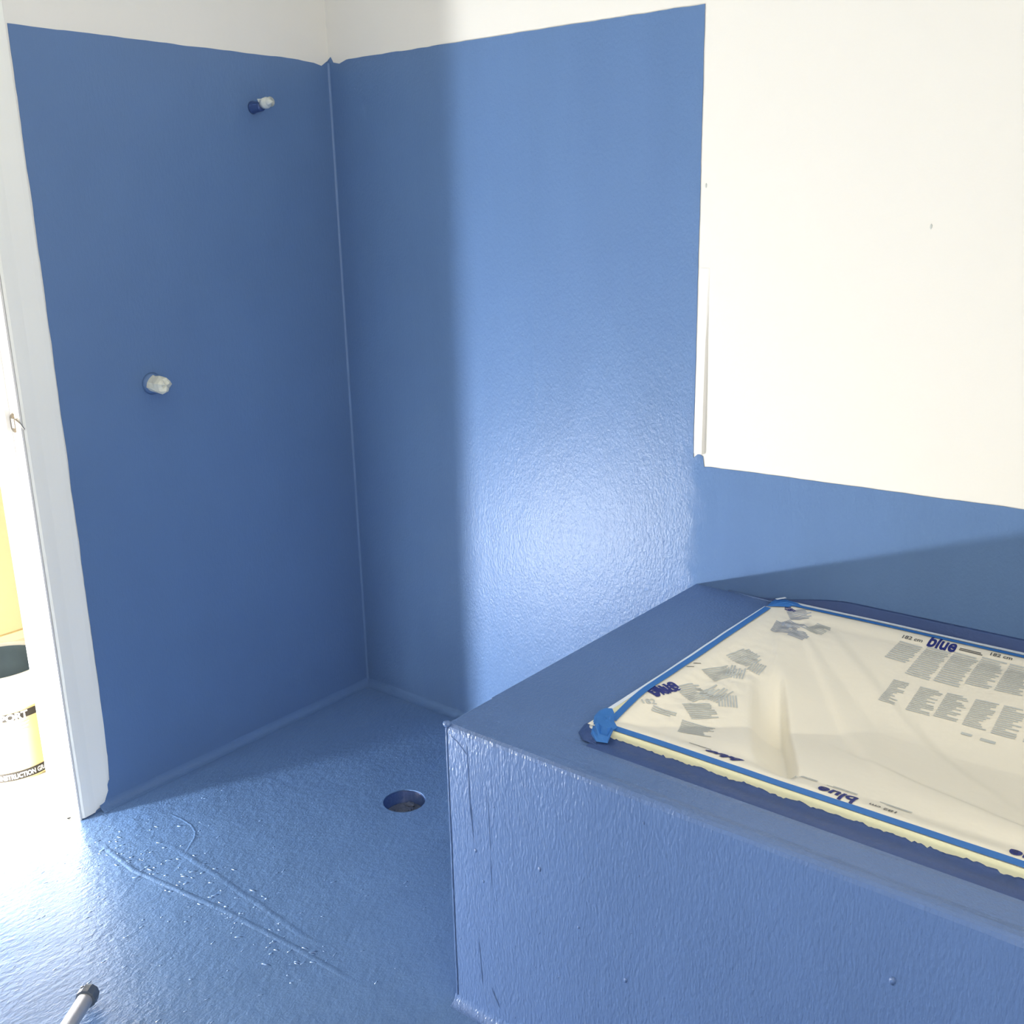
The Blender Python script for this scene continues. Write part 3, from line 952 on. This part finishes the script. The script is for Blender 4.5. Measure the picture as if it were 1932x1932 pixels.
# ------------------------------------------------------------------ shower outlet
so = thing('shower_outlet', (0, -0.292, 1.91), 'capped shower arm stub sticking out high on the left wall', 'pipe outlet')
A = Vector((0.0, -0.300, 1.905))
link('wall_collar', tube([A + Vector((0.0015, 0, 0)), A + Vector((0.008, 0, 0)), A + Vector((0.012, 0, 0)), A + Vector((0.040, 0, 0.0)), A + Vector((0.044, 0, 0))], [0.018, 0.017, 0.0150, 0.0135, 0.012], 20), M['mem_dark'], so, smooth=True)
D = Vector((1.0, -0.12, 0.05)).normalized()
B = A + Vector((0.040, 0.000, 0.006))
link('cap_body', tube([B, B + D * 0.012, B + D * 0.014, B + D * 0.030, B + D * 0.032, B + D * 0.044], [0.009, 0.010, 0.0145, 0.0155, 0.013, 0.0128], 18), M['plastic_w'], so, smooth=True)
bm = tube([B + D * 0.044, B + D * 0.050, B + D * 0.0535, B + D * 0.0535, B + D * 0.044], [0.0128, 0.0135, 0.0120, 0.0055, 0.0050], 24, caps=False)
link('cap_ring', bm, M['plastic_w'], so, smooth=True)
bm = tube([B + D * 0.043, B + D * 0.0445], [0.0054, 0.0054], 16)
link('cap_bore', bm, M['dark'], so)
bm = bmesh.new()
vs = [bm.verts.new(B + Vector(p)) for p in ((0.030, 0.006, 0.012), (0.030, -0.008, 0.012), (0.004, -0.016, 0.013), (0.004, -0.012, 0.004), (0.030, -0.010, 0.0), (0.030, 0.006, 0.0))]
for f in ((0, 1, 2), (1, 4, 3, 2), (0, 2, 3, 5), (3, 4, 5), (0, 5, 4, 1)):
    bm.faces.new([vs[i] for i in f])
link('cap_tab', bm, M['plastic_w'], so)

# mixer stub wrapped in masking tape
mx = thing('mixer_outlet', (0, -0.716, 1.163), 'mixer tap stub wrapped in crumpled cream tape on the left wall', 'pipe outlet')
A = Vector((0, -0.722, 1.170))
link('wall_collar', tube([A + Vector((0.0015, 0, 0)), A + Vector((0.006, 0, 0)), A + Vector((0.014, 0, 0))], [0.031, 0.028, 0.025], 18), M['mem_left'], mx, smooth=True)
bm = bmesh.new()
rings = []
seg = 11
rr = random.Random(8)
jit = [rr.uniform(-0.003, 0.003) for _ in range(seg)]
for q, (dx, rad) in enumerate([(0.008, 0.023), (0.014, 0.0245), (0.030, 0.0240), (0.050, 0.0245), (0.062, 0.021), (0.068, 0.013), (0.069, 0.004)]):
    rings.append([bm.verts.new(A + Vector((dx + (0.005 * math.sin(k * 2.3) if q < 2 else 0.004 * math.sin(k * 1.7)), (rad + jit[(k + q // 3) % seg]) * math.cos(2 * math.pi * k / seg), (rad + jit[(k + 3 * q) % seg] * 0.8) * math.sin(2 * math.pi * k / seg) * 0.95))) for k in range(seg)])
for a, b in zip(rings, rings[1:]):
    for k in range(seg):
        bm.faces.new((a[k], a[(k + 1) % seg], b[(k + 1) % seg], b[k]))
bm.faces.new(rings[0])
bm.faces.new(rings[-1])
link('tape_wrap', bm, M['masktape'], mx)

# ------------------------------------------------------------------ pail in the hall
PC = (-0.462, -1.058)
pail = thing('paint_pail', (PC[0], PC[1], 0), 'open cream plastic pail standing on the hall floor beyond the doorway', 'bucket')
R0, R1, PH = 0.138, 0.150, 0.345
rad = lambda z: R0 + (R1 - R0) * z / PH
link('body', lathe([(0.0001, 0.002), (R0 - 0.01, 0.002), (R0, 0.006), (rad(0.03), 0.03), (rad(0.235), 0.235)], (PC[0], PC[1], 0), 64), M['pail'], pail, smooth=True)
link('upper_shell', lathe([(rad(0.235), 0.235), (rad(0.238) + 0.004, 0.238), (rad(0.30) + 0.004, 0.30), (rad(0.302) + 0.008, 0.303), (rad(0.312) + 0.008, 0.312), (rad(PH) + 0.001, 0.316), (rad(PH) + 0.003, PH - 0.004), (rad(PH), PH), (rad(PH) - 0.005, PH - 0.003), (rad(PH) - 0.006, PH - 0.012)], (PC[0], PC[1], 0), 64), M['pailw'], pail, smooth=True)
link('inner_lining', lathe([(rad(PH) - 0.006, PH - 0.012), (rad(0.16) - 0.007, 0.16), (0.0001, 0.155)], (PC[0], PC[1], 0), 48), M['pailin'], pail, smooth=True)['label'] = 'slate-blue paint residue inside the pail'
ca = math.atan2(-2.3332 - PC[1], 2.5846 - PC[0])


def arc_band(z0, z1, a0, a1, d, mat, name, parent, ztilt=0.0):
    bm = bmesh.new()
    n = 40
    rows = []
    for i in range(n + 1):
        a = a0 + (a1 - a0) * i / n
        rows.append([bm.verts.new((PC[0] + (rad(z) + d) * math.cos(a), PC[1] + (rad(z) + d) * math.sin(a), z)) for z in (z0, z1)])
    for r0, r1 in zip(rows, rows[1:]):
        bm.faces.new((r0[0], r0[1], r1[1], r1[0]))
    return link(name, bm, mat, parent, smooth=True)


def arc_text(body, size, zc, a_start, mat, parent, d, bold=0.0, sx=1.0):
    cu = bpy.data.curves.new('t', 'FONT')
    cu.body = body
    cu.size = size
    cu.offset = bold
    cu.resolution_u = 3
    ob = bpy.data.objects.new('t', cu)
    col.objects.link(ob)
    bpy.context.view_layer.update()
    me = bpy.data.meshes.new_from_object(ob.evaluated_get(bpy.context.evaluated_depsgraph_get()))
    bpy.data.objects.remove(ob)
    for v in me.vertices:
        z = zc + v.co.y
        a = a_start + v.co.x * sx / rad(z)
        v.co = (PC[0] + (rad(z) + d) * math.cos(a), PC[1] + (rad(z) + d) * math.sin(a), z)
    me.materials.clear()
    me.materials.append(mat)
    o = bpy.data.objects.new('lettering', me)
    col.objects.link(o)
    o.parent = parent
    o.matrix_parent_inverse = Matrix.Translation(-pail.location)
    return o


b1 = arc_band(0.012, 0.040, ca - 1.4, ca + 1.4, 0.0010, M['band'], 'label_band', pail)
b2 = arc_band(0.205, 0.228, ca - 0.9, ca + 1.15, 0.0010, M['band'], 'label_band', pail)
arc_text('CONSTRUCTION GRADE', 0.0215, 0.0183, ca - 0.46, M['pailw'], pail, 0.0016, 0.0006, 0.72)
arc_text('PORT', 0.030, 0.2055, ca - 0.12, M['pailw'], pail, 0.0016, 0.0012)
for k in range(3):
    arc_band(0.190 - 0.011 * k, 0.192 - 0.011 * k, ca + 0.12 + 0.03 * k, ca + 0.42 - 0.03 * k, 0.0012, M['ink_grey'], 'label_text_line', pail)

# ------------------------------------------------------------------ pole on the floor, near left
pd = Vector((0.60, -0.80, 0.05)).normalized()
tip = Vector((0.690, -1.462, 0.030))
pole = thing('extension_pole', (0.69, -1.46, 0.0), 'pale grey pole with dark end cap lying on the blue floor near the doorway', 'pole')
link('shaft', tube([tip + pd * 0.022, tip + pd * 1.1], [0.0162, 0.0162], 20), M['polemat'], pole, smooth=True)
link('end_cap', tube([tip - pd * 0.004, tip, tip + pd * 0.006, tip + pd * 0.026, tip + pd * 0.028], [0.014, 0.0195, 0.0215, 0.0215, 0.0172], 10), M['capmat'], pole)
bm = bmesh.new()
box(bm, (-0.004, -0.0232, 0.008), (0.004, 0.0232, 0.011), 0.0008)
bmesh.ops.transform(bm, matrix=Matrix.Translation(tip) @ pd.to_track_quat('Z', 'Y').to_matrix().to_4x4() @ Matrix.Rotation(0.6, 4, 'Z'), verts=bm.verts[:])
link('cap_rib', bm, M['capmat'], pole)
